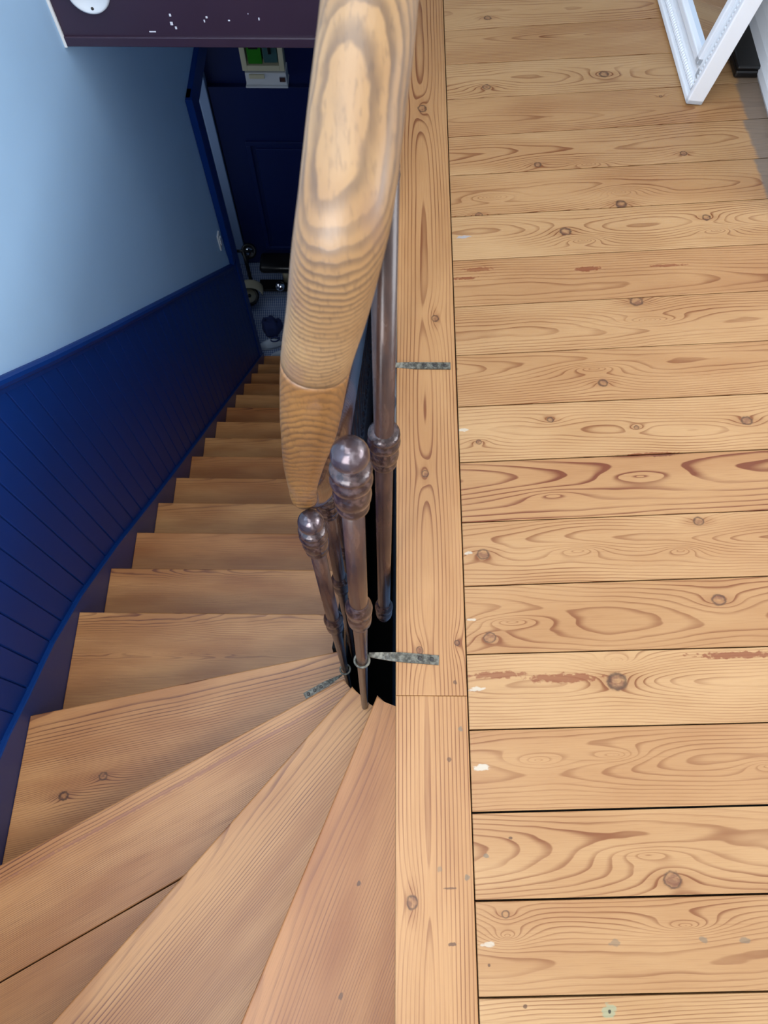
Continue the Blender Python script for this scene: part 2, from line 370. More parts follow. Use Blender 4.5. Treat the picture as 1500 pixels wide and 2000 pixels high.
SP = [(0.150, 1.243, .020, .005, (150, 152, 156), .8), (0.134, 0.743, .012, .004, W_, .8), (0.132, 0.481, .010, .004, W_, .8), (0.133, 0.354, .010, .003, W_, .7), (0.140, 0.232, .018, .005, W_, .8), (0.143, 0.103, .014, .006, W_, .9), (0.141, -0.152, .012, .004, W_, .7), (0.144, -0.03, .005, .004, G_, .7), (0.333, -0.148, .009, .006, G_, .5), (0.47, -0.142, .007, .005, G_, .6), (0.532, -0.143, .009, .005, G_, .6), (0.316, -0.236, .014, .010, (140, 150, 120), .7), (0.316, -0.236, .003, .003, (30, 26, 22), .9), (0.192, -0.231, .004, .003, D_, .8), (0.184, -0.003, .004, .003, D_, .8), (0.141, -0.179, .003, .003, D_, .8), (0.425, 1.154, .035, .008, R_, .8), (0.175, 0.256, .06, .007, R_, .7), (0.60, 0.295, .09, .007, R_, .8), (0.29, 0.252, .07, .009, R_, .75), (0.152, 1.125, .03, .005, R_, .8), (0.50, 0.692, .07, .004, R_, .8), (0.52, 0.690, .03, .004, (90, 40, 24), .7), (.60, 1.165, .05, .004, R_, .7), (.18, 1.150, .04, .007, R_, .6)]
tones = [((175, 137, 94), (163, 122, 80)), ((172, 133, 90), (160, 118, 76)), ((179, 142, 99), (167, 128, 85)), ((170, 130, 87), (158, 115, 74))]
for i in range(len(lines) - 1):
    (ya, sa), (yb, sb) = lines[i], lines[i + 1]
    gap = random.choice([0.0011, 0.0016, 0.0022])
    x0, x1 = 0.1245, 0.940
    cy = (ya + yb) / 2; sl = (sa + sb) / 2; ang = math.atan(sl); cx = 0.124
    Mi = (Matrix.Translation((cx, cy, 0)) @ Matrix.Rotation(ang, 4, 'Z')).inverted()
    loc = lambda x, y: Mi @ Vector((x, y, 0))
    c4 = [(x0, ya + gap + sa * (x0 - .124)), (x1, ya + gap + sa * (x1 - .124)), (x1, yb - gap * .4 + sb * (x1 - .124)), (x0, yb - gap * .4 + sb * (x0 - .124))]
    def inside(x, y): return ya + sa * (x - .124) < y < yb + sb * (x - .124)
    kn = [(*loc(k[0], k[1])[:2], k[2] * .88) for k in KN if inside(k[0], k[1])]
    ey = [(*loc(k[0], k[1])[:2], k[2], k[3]) for k in EY if inside(k[0], k[1])]
    sp = [(*loc(k[0], k[1])[:2], *k[2:]) for k in SP if inside(k[0], k[1])]
    visible = -0.40 < cy < 2.3
    if visible or i < 2:
        la, da = tones[(i * 7 + 3) % 4]
        fig = abs(cy - 0.6) < 0.07
        mt = pine('floorboard_pine', la, da, (118, 70, 36) if not fig else (106, 54, 28), i + 1, kn, ey, sp,
                  spacing=(0.0049, 0.0044, 0.0053)[i % 3] if not fig else 0.009, h0=random.uniform(.02, .05), tilt=random.choice((-1, 1)) * random.uniform(.02, .05),
                  v0=random.uniform(-.03, .03), contrast=.85 if not fig else 1.25, edge=(loc(0.864, cy)[0] if cy > 1.25 else None),
                  knotcol=(112, 74, 54))
    o = obj('floorboard', prism([tuple(loc(*p)[:2]) for p in c4], -0.028, 0.0, 0.0008), mt, floor)
    o.location = (cx, cy, 0); o.rotation_euler = (0, 0, ang)

# edge boards along the stairwell
TK = [(0.062, 1.656, 0.0125), (0.082, 1.016, 0.009), (0.056, 0.645, 0.008), (0.108, 0.312, 0.0054), (0.042, 0.298, 0.0072)]
TS = [(.110, .164, .004, .005, G_, .7), (.089, .116, .004, .004, D_, .7), (.112, -.061, .005, .005, G_, .7), (.069, -.049, .005, .005, G_, .5), (.086, -.076, .012, .002, D_, .7), (.087, -.152, .009, .003, D_, .8), (.103, .243, .004, .004, D_, .7)]
def trimboard(n, y0, y1, seed, kn, sp, **k):
    mt = pine('edge_board_pine', (176, 132, 87), (165, 120, 76), (118, 70, 38), seed,
              [(y, -(x - .062), r) for x, y, r in kn], (), [(y, -(x - .062), a, b, c, d) for x, y, b, a, c, d in sp], **k)
    o = struct(obj(f'trim_{n}', prism([(y0, .062), (y1, .062), (y1, -.0605), (y0, -.0605)], -0.034, 0.0, 0.0018), mt))
    o.location = (.062, 0, 0); o.rotation_euler = (0, 0, PI / 2); return o
trimboard(1, 0.2201, 4.6, 41, TK, TS, spacing=0.0062, h0=.010, tilt=.010, v0=.004, contrast=1.0, warp=.25)
trimboard(2, -1.6, 0.2198, 42, [(0.026, -0.096, 0.0103)], TS, spacing=0.0062, h0=.010, tilt=.014, v0=.010, contrast=1.0, warp=.25)
# rough plaster showing under the edge boards
bm = bmesh.new(); n = 240
top = []; bot = []
for i in range(n + 1):
    y = 0.24 + i * (4.3 - .24) / n; d = -0.0025 - 0.0035 * random.random() if i % 5 else 0.002
    if y < .75: d = 0.006
    top.append(bm.verts.new((d, y, -0.036))); bot.append(bm.verts.new((d + random.uniform(-.004, .004), y, -0.12)))
bk = [bm.verts.new((0.03, 0.24 + i * (4.3 - .24) / n, -0.036)) for i in (0, n)]
for i in range(n): bm.faces.new((top[i], top[i + 1], bot[i + 1], bot[i]))
f_ = [bm.verts.new((0.03, v.co.y, -0.036)) for v in top]
for i in range(n): bm.faces.new((top[i + 1], top[i], f_[i], f_[i + 1]))
for v in bk: bm.verts.remove(v)
struct(obj('trim_3', bm, 'plaster'))

# ------------------------------------------------------------------ left wall: string, wainscot, cap
SL = [(-.75, -.30), (-.5, -.385), (-.1227, -.545), (.167, -.680), (.227, -.706), (.338, -.772), (.442, -.828), (.511, -.866), (.568, -.908), (.693, -.997), (.804, -1.095), (.962, -1.235), (1.277, -1.540), (1.617, -1.860), (3.46, -3.565)]
def sz(y):
    for (a, za), (b, zb) in zip(SL, SL[1:]):
        if y <= b: return za + (zb - za) * (y - a) / (b - a)
    return SL[-1][1] + (y - SL[-1][0]) * -.925
bm = bmesh.new(); ys = [a for a, _ in SL]
A = [[bm.verts.new((x, y, z)) for (x, z) in ((WX, sz(y) - .45), (WX, sz(y) - .003), (WX - .003, sz(y)), (-1.013, sz(y)), (-1.019, sz(y) - .45))] for y in ys]
for a, b in zip(A, A[1:]):
    for i in range(5): bm.faces.new((a[i], a[(i + 1) % 5], b[(i + 1) % 5], b[i]))
bm.faces.new(A[0]); bm.faces.new(list(reversed(A[-1]))); bmesh.ops.recalc_face_normals(bm, faces=bm.faces)
struct(obj('baseboard_left', bm, 'string'))
BW = 0.0757; y = 0.439 - 15 * BW
def capz(y): return sz(y) + 1.012
while y < 3.45:
    y2 = min(y + BW, 3.455); y1 = max(y, -.748)
    if y2 > y1 + .01:
        bm = bmesh.new(); c = .004
        pr = [(-1.0185, y1 + .0003), (-1.0125, y1 + .0003), (-1.008, y1 + c), (-1.008, y2 - c), (-1.0125, y2 - .0003), (-1.0185, y2 - .0003)]
        lo = [bm.verts.new((a, b, sz(b) - .06)) for a, b in pr]; hi = [bm.verts.new((a, b, capz(b) - .012)) for a, b in pr]
        bm.faces.new(hi); bm.faces.new(list(reversed(lo)))
        for i in range(6): bm.faces.new((lo[i], lo[(i + 1) % 6], hi[(i + 1) % 6], hi[i]))
        bmesh.ops.recalc_face_normals(bm, faces=bm.faces)
        obj('wainscot_board', bm, 'navy', wall_left)
    y += BW
cp = [Vector((-1.0205, a, capz(a))) for a in ys if a < 3.3] + [Vector((-1.0205, 3.28, capz(3.28)))]
bm = sweep(cp, [(0, -.034), (.014, -.034), (.016, -.022), (.024, -.016), (.027, -.006), (.024, .004), (.012, .008), (0, .008)], Vector((1, 0, 0)))
obj('wainscot_cap', bm, 'navy', wall_left)

# door opening at the foot of the left wall
bm = bmesh.new()
box(bm, -1.028, -0.992, 3.290, 3.37, -2.40, -1.24, .004); box(bm, -1.0195, -0.984, 3.278, 3.300, -2.30, -1.236, .003); box(bm, -1.16, -1.0, 3.37, 3.455, ZF, -1.30, .004)
struct(obj('trim_4', bm, 'navy'))
bm = bmesh.new()
box(bm, -1.03, -0.994, 3.285, 4.58, -1.31, -1.24, .004); box(bm, -1.2, -1.0, 3.455, 4.58, -1.38, -1.30, .003)
struct(obj('trim_5', bm, 'navy'))

# ------------------------------------------------------------------ hall at the foot
def tile_mat():
    t = NT('dotted_cement_tile'); P = t.tc.outputs['Object']; X, Y, Z = t.xyz(P)
    a = t.math('SINE', t.mul(t.add(X, Y), 2 * PI / .034)); b = t.math('SINE', t.mul(t.sub(X, Y), 2 * PI / .034))
    d = t.step(t.mul(a, b), -0.1, 0.25)
    col = t.mix(d, srgb(52, 78, 128), srgb(170, 186, 208)); col = t.mix(t.mul(t.noise(P, 9, 3), .4), col, srgb(70, 82, 110))
    return t.out(col, 0.55)
hall = struct(obj('floor_hall', nbox(-2.0, 0.03, 3.40, 4.62, ZF - .05, ZF), tile_mat()))
struct(obj('floor_under_stairs', nbox(-1.02, 0.03, -0.75, 3.40, ZF - .05, ZF), 'dark_void'))
bm = bmesh.new(); box(bm, -2.0, -1.31, 4.58, 4.66, ZF, -0.2)
struct(obj('wall_hall_side', bm, 'jamb'))
struct(obj('wall_hall_back', nbox(-1.245, 0.03, 4.60, 4.68, ZF, -0.2), 'navy_dark'))
struct(obj('wall_side_room', nbox(-2.08, -2.0, 3.3, 4.66, ZF, -0.2), 'jamb'))
struct(obj('wall_side_room_front', nbox(-2.0, -1.2, 3.22, 3.30, ZF, -0.2), 'jamb'))
struct(obj('ceiling_side_room', nbox(-2.0, -1.2, 3.3, 4.6, -1.2, -1.12), 'dark_void'))
struct(obj('trim_6', nbox(-1.31, -1.245, 4.55, 4.66, ZF, -1.7, .004), 'jamb2'))
door = struct(obj('door_1', nbox(-1.235, -0.36, 4.562, 4.60, ZF + .01, -2.13, .003), 'navy_dark'))
def panel(x0, x1, z0, z1):
    m_ = .035
    for a in ((x0, x1, z1 - m_, z1), (x0, x1, z0, z0 + m_), (x0, x0 + m_, z0 + m_, z1 - m_), (x1 - m_, x1, z0 + m_, z1 - m_)):
        obj('panel_moulding', nbox(a[0], a[1], 4.545, 4.565, a[2], a[3], .005), 'navy_dark', door)
    obj('door_panel', nbox(x0 + m_ + .03, x1 - m_ - .03, 4.552, 4.565, z0 + m_ + .03, z1 - m_ - .03, .006), 'navy_dark', door)
panel(-1.056, -.54, -3.62, -2.545)
# electricity meter board on the wall above the door
eb = empty('electricity_meter_board', (-0.83, 4.60, -2.07)); ox, oy, oz = eb.location
tag(eb, 'ivory and white electricity board with a green meter above the navy door', 'meter board')
def part(name, a, mat, par=eb, bev=.003): return obj(name, nbox(a[0] - ox, a[1] - ox, a[2] - oy, a[3] - oy, a[4] - oz, a[5] - oz, bev), mat, par)
part('back_panel', (-.968, -.696, 4.57, 4.598, -1.97, -1.55), 'teal')
for a in ((-.968, -.935, -1.972, -1.55), (-.728, -.696, -1.972, -1.55), (-.935, -.728, -1.972, -1.935), (-.935, -.728, -1.58, -1.55)):
    part('frame', (a[0], a[1], 4.50, 4.575, a[2], a[3]), 'ivory')
mt_ = part('meter', (-.925, -.835, 4.51, 4.57, -1.93, -1.74), 'green'); part('display', (-.91, -.85, 4.505, 4.512, -1.83, -1.79), 'black', mt_, .001)
br_ = part('breaker', (-.825, -.735, 4.515, 4.57, -1.925, -1.74), 'teal'); part('lever', (-.79, -.77, 4.50, 4.517, -1.86, -1.82), 'black', br_, .002)
part('fuse_box', (-.955, -.690, 4.49, 4.598, -2.06, -1.976), 'white_plastic'); part('cover_lip', (-.960, -.685, 4.475, 4.598, -2.072, -2.060), 'white_plastic')
part('fuse_cover', (-.93, -.83, 4.478, 4.492, -2.01, -1.982), 'ivory'); part('latch', (-.735, -.695, 4.476, 4.492, -2.03, -1.995), 'chrome')
# light switch
sw = empty('light_switch', (-1.0195, 3.20, -2.09)); tag(sw, 'small white light switch on the pale blue wall beside the navy door casing', 'switch')
obj('plate', nbox(0, .009, -.026, .026, -.055, .055, .003), 'white_plastic', sw); obj('rocker', nbox(.008, .014, -.013, .013, -.026, .026, .002), 'white_plastic', sw)

# fascia of the far landing, with chipped paint and a round white plate
fa = struct(obj('trim_7', nbox(-1.019, -0.001, 2.222, 2.26, -0.232, 0.03, .003), 'fascia'))
obj('edge_bead', nbox(-1.019, -0.002, 2.214, 2.224, -0.234, -0.203, .003), 'fascia', fa)
for (x, z, a, b) in ((-.738, -.190, .010, .002), (-.672, -.140, .003, .004), (-.674, -.165, .004, .005), (-.664, -.178, .003, .004), (-.565, -.146, .003, .003), (-.574, -.157, .002, .004), (-.50, -.155, .003, .002), (-.41, -.150, .002, .004), (-.44, -.135, .001, .002)):
    obj('paint_chip', nbox(x - a, x + a, 2.2212, 2.2226, z - b, z + b, .0006), 'chip', fa)
obj('plaster_joint', nbox(-1.020, -1.011, 2.212, 2.222, -0.236, 0.03, .002), 'white_wall', fa)
wp = empty('round_plate', (-.892, 2.222, -.072)); tag(wp, 'round white plate fixed to the dark brown fascia beam', 'plate')
bm = lathe(bmesh.new(), [(0, .010), (.046, .010), (.052, .016), (.058, .014), (.0615, .004), (.0615, 0), (0, 0)], 40)
p_ = obj('plate', bm, 'white_plastic', wp, True); p_.rotation_euler = (PI / 2, 0, 0)
bm = lathe(bmesh.new(), [(0, .013), (.004, .012), (.005, .009)], 12); p_ = obj('screw', bm, 'screw', wp); p_.rotation_euler = (PI / 2, 0, 0); p_.location = (0, 0, -.044)
struct(obj('ceiling_hall', nbox(-1.02, 0.03, 2.24, 4.6, -0.225, -0.195), 'white_wall'))

# ------------------------------------------------------------------ staircase
st = empty('staircase', (0, 0, ZF)); tag(st, 'winding wooden staircase of waxed reddish pine treads going down beside the navy wainscot', 'staircase')
XI = -0.145
nos = {1: ((-.034, .254), (-.4435, -.75)), 2: ((-.093, .307), (WX, -.7297)), 3: ((-.123, .362), (WX, -.1227)), 4: ((-.150, .478), (WX, .291))}
for k in range(5, 19): nos[k] = ((XI, .641 + (k - 5) * GOING), (WX, .641 + (k - 5) * GOING))
def back(k, d=.045):
    (ax, ay), (bx, by) = nos[k - 1]; dx, dy = bx - ax, by - ay; L = math.hypot(dx, dy); nx, ny = -dy / L, dx / L
    if nx * 0.3 + ny * -1 < 0 and k > 2: nx, ny = -nx, -ny
    if k == 2: nx, ny = abs(dy) / L, -abs(dx) / L
    return (ax + nx * d, ay + ny * d), (bx + nx * d, by + ny * d)
tl = [(185, 131, 80), (179, 123, 74), (190, 138, 86)]
for k in range(1, 19):
    a, b = nos[k]
    if k == 1: poly = [a, b, (.028, -.75), (.028, .222), (0, .229), (-.018, .240)]
    else:
        c, d = back(k)
        if k == 2: poly = [a, b, (WX, -.75), (d[0], -.75), c, (-.054, .264), (-.075, .283)]
        elif k == 3: poly = [a, b, (WX, -.75), (d[0] + .0, -.75), c, (-.108, .334)]
        else: poly = [a, b, (WX, d[1]), c]
    dx, dy = a[0] - b[0], a[1] - b[1]; ang = math.atan2(dy, dx); z = -k * RISE
    ox_, oy_ = (a[0] + b[0]) / 2, (a[1] + b[1]) / 2
    Mi = (Matrix.Translation((ox_, oy_, 0)) @ Matrix.Rotation(ang, 4, 'Z')).inverted()
    L2 = [tuple((Mi @ Vector((p[0], p[1], 0)))[:2]) for p in poly]
    kn = []; eyes = []; h0 = .10 + .02 * (k % 3); con = .6; sp_ = (.0032, .0038, .0035)[k % 3]; tilt = .01; v0 = 0; wf = .35
    spots = []
    if k == 4: kn = [(-.245, -.200, .012), (-.35, -.228, .013)]; sp_ = .0046; con = .95
    if k == 5: eyes = [(-.1, -.13, .35, .012)]; con = .9; h0 = .07
    if k == 6: eyes = [(-.1, -.17, .35, .020)]; con = 1.1; h0 = .05
    if k == 13: h0 = .02; con = 1.0; sp_ = .007
    if k == 3: con = 1.0; v0 = .02; spots = [(.05, -.035, .5, .006, (150, 98, 76), .6)]
    if k == 2: con = .95
    if k == 1: spots = [(.22, -.10, .006, .004, D_, .8), (.05, -.14, .008, .004, D_, .7)]
    la = tl[k % 3] if k not in (3, 4) else (198, 144, 92); wf2 = 1.0 if k in (5, 6, 13) else wf
    mt = pine('tread_pine', la, (la[0] - 22, la[1] - 24, la[2] - 20), (112, 66, 42), 60 + k, kn, eyes, spots, spacing=sp_, h0=h0, tilt=tilt, v0=v0, contrast=con, warp=wf2, rough=.40, fine=1.3)
    def place(o): o.location = (ox_, oy_, z - ZF); o.rotation_euler = (0, 0, ang); return o
    if k == 3:    # this tread is made of two boards
        front = [q for q in L2]; cut = -.226
        def clip(poly_, keep_above):
            out = []
            for i in range(len(poly_)):
                p, q = poly_[i], poly_[(i + 1) % len(poly_)]
                ip = (p[1] >= cut) == keep_above; iq = (q[1] >= cut) == keep_above
                if ip: out.append(p)
                if ip != iq:
                    u = (cut - p[1]) / (q[1] - p[1]); out.append((p[0] + (q[0] - p[0]) * u, cut + (.0012 if keep_above else -.0012)))
            return out
        tr = place(obj('stair_tread', prism(clip(L2, True), -.036, 0, .004), mt, st))
        bd = obj('tread_board', prism(clip(L2, False), -.036, 0, .001), mt, tr)
    else:
        place(obj('stair_tread', prism(L2, -.036, 0, .004), mt, st))
    # riser under the front edge
    o = obj('riser', nbox(-math.hypot(dx, dy) / 2 + (.03 if k < 5 else .004), math.hypot(dx, dy) / 2 - .006, -.048, -.028, -RISE, -.036), 'riser', st)
    place(o)
# riser below the landing edge and the inner string
obj('riser', nbox(.006, .028, -.75, .215, -RISE - ZF, -.034 - ZF), 'riser', st)
bm = bmesh.new()
prof = []
for (y, zt) in ((.50, -.86), (.641, -1.04), (3.45, -3.64)):
    prof.append((y, zt))
R2 = [[bm.verts.new((x, y, z - ZF)) for (x, z) in ((-.175, zt), (-.150, zt), (-.150, zt - .30), (-.175, zt - .30))] for (y, zt) in prof]
for a, b in zip(R2, R2[1:]):
    for i in range(4): bm.faces.new((a[i], a[(i + 1) % 4], b[(i + 1) % 4], b[i]))
bm.faces.new(R2[0]); bm.faces.new(list(reversed(R2[-1]))); bmesh.ops.recalc_face_normals(bm, faces=bm.faces)
obj('inner_string', bm, 'dark_void', st)

# ------------------------------------------------------------------ balustrade
bal = empty('stair_balustrade', (0, 0, 0)); tag(bal, 'brown iron balustrade with a thick rounded wooden handrail around the stairwell', 'balustrade')
RP = [(-.020, 2.21, 1.035), (-.020, 1.4, 1.035), (-.021, .90, 1.035), (-.024, .62, 1.028), (-.0314, .47, 1.005), (-.038, .41, .982), (-.0456, .360, .950), (-.0534, .349, .912), (-.0637, .3545, .853), (-.0791, .3666, .772), (-.0933, .378, .672), (-.1018, .386, .612), (-.1137, .392, .540), (-.1240, .402, .455), (-.1295, .418, .378), (-.122, .462, .305), (-.116, .53, .240), (-.114, .62, .165), (-.114, .80, 0.0), (-.114, 1.4, -.554), (-.114, 2.4, -1.477), (-.114, 3.35, -2.354)]
RS = [1] * 10 + [1, .95, .80, .62, .58, .8, 1] + [1] * 5      # the neck narrows at the turn
path = smooth_path(RP, 10)
scl = [v.x for v in smooth_path([(a, 0, 0) for a in RS], 10)]
rp = [(0.030 * math.copysign(abs(math.cos(a)) ** .9, math.cos(a)), 0.028 * math.sin(a) * (1.0 if math.sin(a) > 0 else .9)) for a in [2 * PI * i / 28 for i in range(28)]]
def idx(zv): return min(range(len(path) // 2 + 70), key=lambda i: abs(path[i].z - zv))
i1 = idx(.775); i2 = idx(.385)
# parallel-transported frame so that the profile does not twist
def rail(name, seg, mat, sc_):
    bm = bmesh.new(); rings = []; n = len(rp)
    for i, p in enumerate(seg):
        t = (seg[min(i + 1, len(seg) - 1)] - seg[max(i - 1, 0)]).normalized()
        side = (Vector((1, 0, 0)) - t * t.x).normalized(); up = t.cross(side); 
        rings.append([bm.verts.new(p + (side * a + up * -b) * sc_[i]) for a, b in rp])
    for A_, B_ in zip(rings, rings[1:]):
        for i in range(n): bm.faces.new((A_[i], A_[(i + 1) % n], B_[(i + 1) % n], B_[i]))
    bm.faces.new(rings[0]); bm.faces.new(list(reversed(rings[-1]))); bmesh.ops.recalc_face_normals(bm, faces=bm.faces)
    return obj(name, bm, mat, bal, True)
h1 = rail('handrail', path[:i1 + 1], 'rail_a', scl[:i1 + 1]); h1['label'] = 'pale varnished landing handrail with concentric grain'
h2 = rail('handrail', path[i1:i2 + 1], 'rail_b', scl[i1:i2 + 1]); h2['label'] = 'orange brown descending neck of the handrail'
h3 = rail('handrail', path[i2:], 'rail_c', scl[i2:]); h3['label'] = 'dark glossy handrail of the flight'

def ball_prof(zc, r): return [(r * math.cos(a), zc + r * 1.05 * math.sin(a)) for a in [-.9 + i * (PI / 2 + .9) / 12 for i in range(12)]] + [(0, zc + r * 1.05)]
def collar_prof(z1):    # turned collar hanging below z1 (about 8 cm)
    return [(.0105, z1 - .084), (.0150, z1 - .083), (.0172, z1 - .078), (.0172, z1 - .073), (.0150, z1 - .068), (.0152, z1 - .066), (.0188, z1 - .060), (.0196, z1 - .052), (.0186, z1 - .043), (.0160, z1 - .036),
            (.0158, z1 - .033), (.0200, z1 - .028), (.0210, z1 - .021), (.0196, z1 - .015), (.0172, z1 - .012), (.0174, z1 - .010), (.0204, z1 - .005), (.0198, z1), (.0160, z1 + .003), (.011, z1 + .005)]
def ring_prof(zm):
    return [(.0100, zm - .060), (.0128, zm - .057), (.0142, zm - .050), (.0132, zm - .044), (.0134, zm - .042), (.0172, zm - .034), (.0180, zm - .018), (.0176, zm - .004), (.0152, zm + .004), (.0154, zm + .007),
            (.0188, zm + .014), (.0194, zm + .026), (.0184, zm + .036), (.0150, zm + .042), (.0140, zm + .050), (.0118, zm + .052)]
def shaft_prof(top, rz, bot, rb=.006):
    low = [(.0106, rz - .12)] if bot < rz - .13 else []
    return [(0, bot - .012), (rb * .6, bot - .008), (rb, bot)] + low + [(.0116, rz - .05), (.0128, rz + .05), (.0118, top), (0, top)]
def baluster(x, y, z, knob, top, ringz, bot, coll):
    s_ = obj('baluster', lathe(bmesh.new(), shaft_prof(top, ringz, bot), 20), 'iron', bal, True); s_.location = (x, y, z)
    if knob is not None:
        obj('finial', lathe(bmesh.new(), ball_prof(knob, .0180), 28), 'ball', s_, True)
    obj('collar', lathe(bmesh.new(), collar_prof(coll), 28), 'ring', s_, True)
    obj('ring', lathe(bmesh.new(), ring_prof(ringz), 28), 'ring', s_, True)
    return s_
front = baluster(-.0594, .2794, 0, .712, .68, .262, -.55, .690); front.rotation_euler = (-.0428, .0109, 0)
left = baluster(-.1205, .385, -.338, .712, .68, .195, -.55, .690)
flight = baluster(-.117, .50, -.338 - .106, None, .70, .195, -.55, .664)
for i in range(1, 25):
    c = copy_tree(flight, bal); c.location = (-.117, .50 + .115 * i, -.338 - .106 * (i + 1))
land = baluster(-.0225, .450, 0, None, 1.015, -.275, -.335, .505)
for yy in (.90, 1.35, 1.80):
    c = copy_tree(land, bal); c.location = (-.0225, yy, 0)
# iron straps that hold the balusters to the boards
def strap(par, p0, p1, width, z, eye=True, screws=2):
    d = Vector(p1) - Vector(p0); L = d.length; a = math.atan2(d.y, d.x); inv = -Vector((par.location.x, par.location.y, par.location.z))
    bm = bmesh.new(); sec = []; N_ = 12
    for i in range(N_ + 1):
        u = i / N_; x = u * L; hw = width / 2 * (1 if u > .45 else .55 + .45 * u / .45)
        tw = max(0, 1 - u / .45) * .9
        dz = math.sin(tw) * hw; hh_ = math.cos(tw) * hw
        sec.append([bm.verts.new((x, -hh_, -dz)), bm.verts.new((x, hh_, dz)), bm.verts.new((x, hh_, dz + .003)), bm.verts.new((x, -hh_, -dz + .003))])
    for A_, B_ in zip(sec, sec[1:]):
        for i in range(4): bm.faces.new((A_[i], A_[(i + 1) % 4], B_[(i + 1) % 4], B_[i]))
    bm.faces.new(sec[0]); bm.faces.new(list(reversed(sec[-1]))); bmesh.ops.recalc_face_normals(bm, faces=bm.faces)
    o = obj('bracket', bm, 'strap', par); o.location = Vector((p0[0], p0[1], z)) + inv; o.rotation_euler = (0, 0, a)
    for k in range(screws):
        sc = obj('screw', lathe(bmesh.new(), [(.0040, .0028), (.0040, .0042), (.0028, .0052), (0, .0050)], 12), 'screw', o); sc.location = (L * (.90 - .17 * k), .0005, 0)
    if eye:
        e = obj('bracket_loop', torus(.0125, .0026), 'strap', par, True); e.location = (0, 0, z + .001 - par.location.z)
strap(front, (-.048, .289), (.075, .2806), .017, .0005)
strap([o for o in bal.children if abs(o.location.y - .90) < .01 and abs(o.location.x + .0225) < .001][0], (-.012, .8935), (.1115, .8935), .016, .0005, True, 3)
strap(left, (-.1285, .3705), (-.2205, .3168), .016, -.5995, True, 3)
# ------------------------------------------------------------------ white frame leaning on the right-hand wall
fr = empty('picture_frame', (.757, 1.672, 0)); fr.rotation_euler = (0, math.radians(8), math.radians(2.4))
tag(fr, 'ornate white carved frame leaning against the right hand wall', 'frame')
# local: y along the floor, z up, -x is the face
FW, FH, FL, FT = .078, .90, .66, .042
def bar(name, y0, y1, z0, z1, horiz):
    """moulded bar: stepped section with an outer lip, carved hollow and inner lip"""
    bm = bmesh.new()
    out = (z0 if z0 == 0 else z1) if horiz else (y0 if y0 == 0 else y1)
    steps = [(0, .014, FT), (.014, .036, FT - .010), (.036, .060, FT - .016), (.060, FW, FT - .006)]
    for a, b, h in steps:
        if horiz:
            za, zb = (a, b) if z0 == 0 else (FH - b, FH - a); box(bm, -h, 0, y0 + (a if True else 0), y1 - a, za, zb, .003)
        else:
            ya, yb = (a, b) if y0 == 0 else (FL - b, FL - a); box(bm, -h, 0, ya, yb, z0 + a, z1 - a, .003)
    return obj(name, bm, 'white_gloss', fr)
b1 = bar('frame_bar', 0, FL, 0, FW, True); b2 = bar('frame_bar', 0, FL, FH - FW, FH, True)
b3 = bar('frame_bar', 0, FW, 0, FH, False); b4 = bar('frame_bar', FL - FW, FL, 0, FH, False)
def beads(par, horiz, fixed, n, L):
    bm = bmesh.new()
    for i in range(n):
        c = .03 + (L - .06) * (i + .5) / n
        r = bmesh.ops.create_icosphere(bm, subdivisions=1, radius=1)
        sx = Matrix.Diagonal((.006, .0042, .010, 1)) if horiz else Matrix.Diagonal((.006, .010, .0042, 1))
        pos = Matrix.Translation((-FT + .010, c, fixed) if horiz else (-FT + .010, fixed, c))
        bmesh.ops.transform(bm, matrix=pos @ sx, verts=r['verts'])
    o = obj('carved_beading', bm, 'white_gloss', par, True); o['kind'] = 'stuff'
beads(b1, True, .025, 62, FL); beads(b2, True, FH - .025, 62, FL); beads(b3, False, .025, 84, FH); beads(b4, False, FL - .025, 84, FH)
obj('mirror_pane', nbox(-.020, -.014, FW - .004, FL - FW + .004, FW - .004, FH - FW + .004), 'mirror', fr)
# skirting of the right wall
bm = sweep([Vector((.945, 1.30, 0)), Vector((.945, 4.6, 0))], [(0, 0), (-.030, 0), (-.037, .014), (-.037, .034), (-.030, .054), (-.016, .070), (0, .076)], Vector((1, 0, 0)))
struct(obj('baseboard_right', bm, 'white_gloss'))
# black flat block added to fill the dark gap behind the frame
cs = empty('black_block', (.884, 2.06, 0)); tag(cs, 'black flat block filling the dark gap between the white frame and the skirting', 'case')
obj('body', nbox(-.032, .032, -.29, .29, .001, .022, .006), 'black', cs); obj('upper_slab', nbox(-.032, .032, -.29, .29, .023, .034, .005), 'black', cs); obj('chrome_tab', nbox(-.036, -.031, -.22, -.20, .014, .030, .001), 'chrome', cs)

# ------------------------------------------------------------------ things in the hall
sc = empty('ride_on_scooter', (-1.06, 4.25, ZF)); tag(sc, 'cream and black ride-on scooter with a round mirror standing by the navy door', 'scooter')
def wheel(loc, R):
    t_ = obj('wheel', torus(R * .8, R * .2), 'rubber', sc, True); t_.location = loc; t_.rotation_euler = (.55, .40, 0)
    h_ = obj('wheel_disc', lathe(bmesh.new(), [(0, .020), (R * .25, .022), (R * .3, .014), (R * .66, .016), (R * .66, -.016), (0, -.016)], 28), 'cream', t_, True)
    obj('hub_cap', lathe(bmesh.new(), [(0, .030), (R * .16, .028), (R * .2, .018)], 14), 'rubber', t_, True)
wheel((-.125, -.125, .10), .085); wheel((.30, .02, .10), .085)
fpath = [Vector((-.13 + .115 * math.cos(a), -.085 + .02 * math.cos(a), .085 + .115 * math.sin(a))) for a in [PI * (.0 + i / 14) for i in range(13)]]
obj('front_mudguard', sweep(fpath, [(.045 * math.cos(2 * PI * i / 12), .008 * math.sin(2 * PI * i / 12)) for i in range(12)], Vector((0, 1, 0))), 'cream', sc, True)
obj('foot_board', nbox(-.05, .26, -.06, .06, .07, .095, .01), 'rubber', sc)
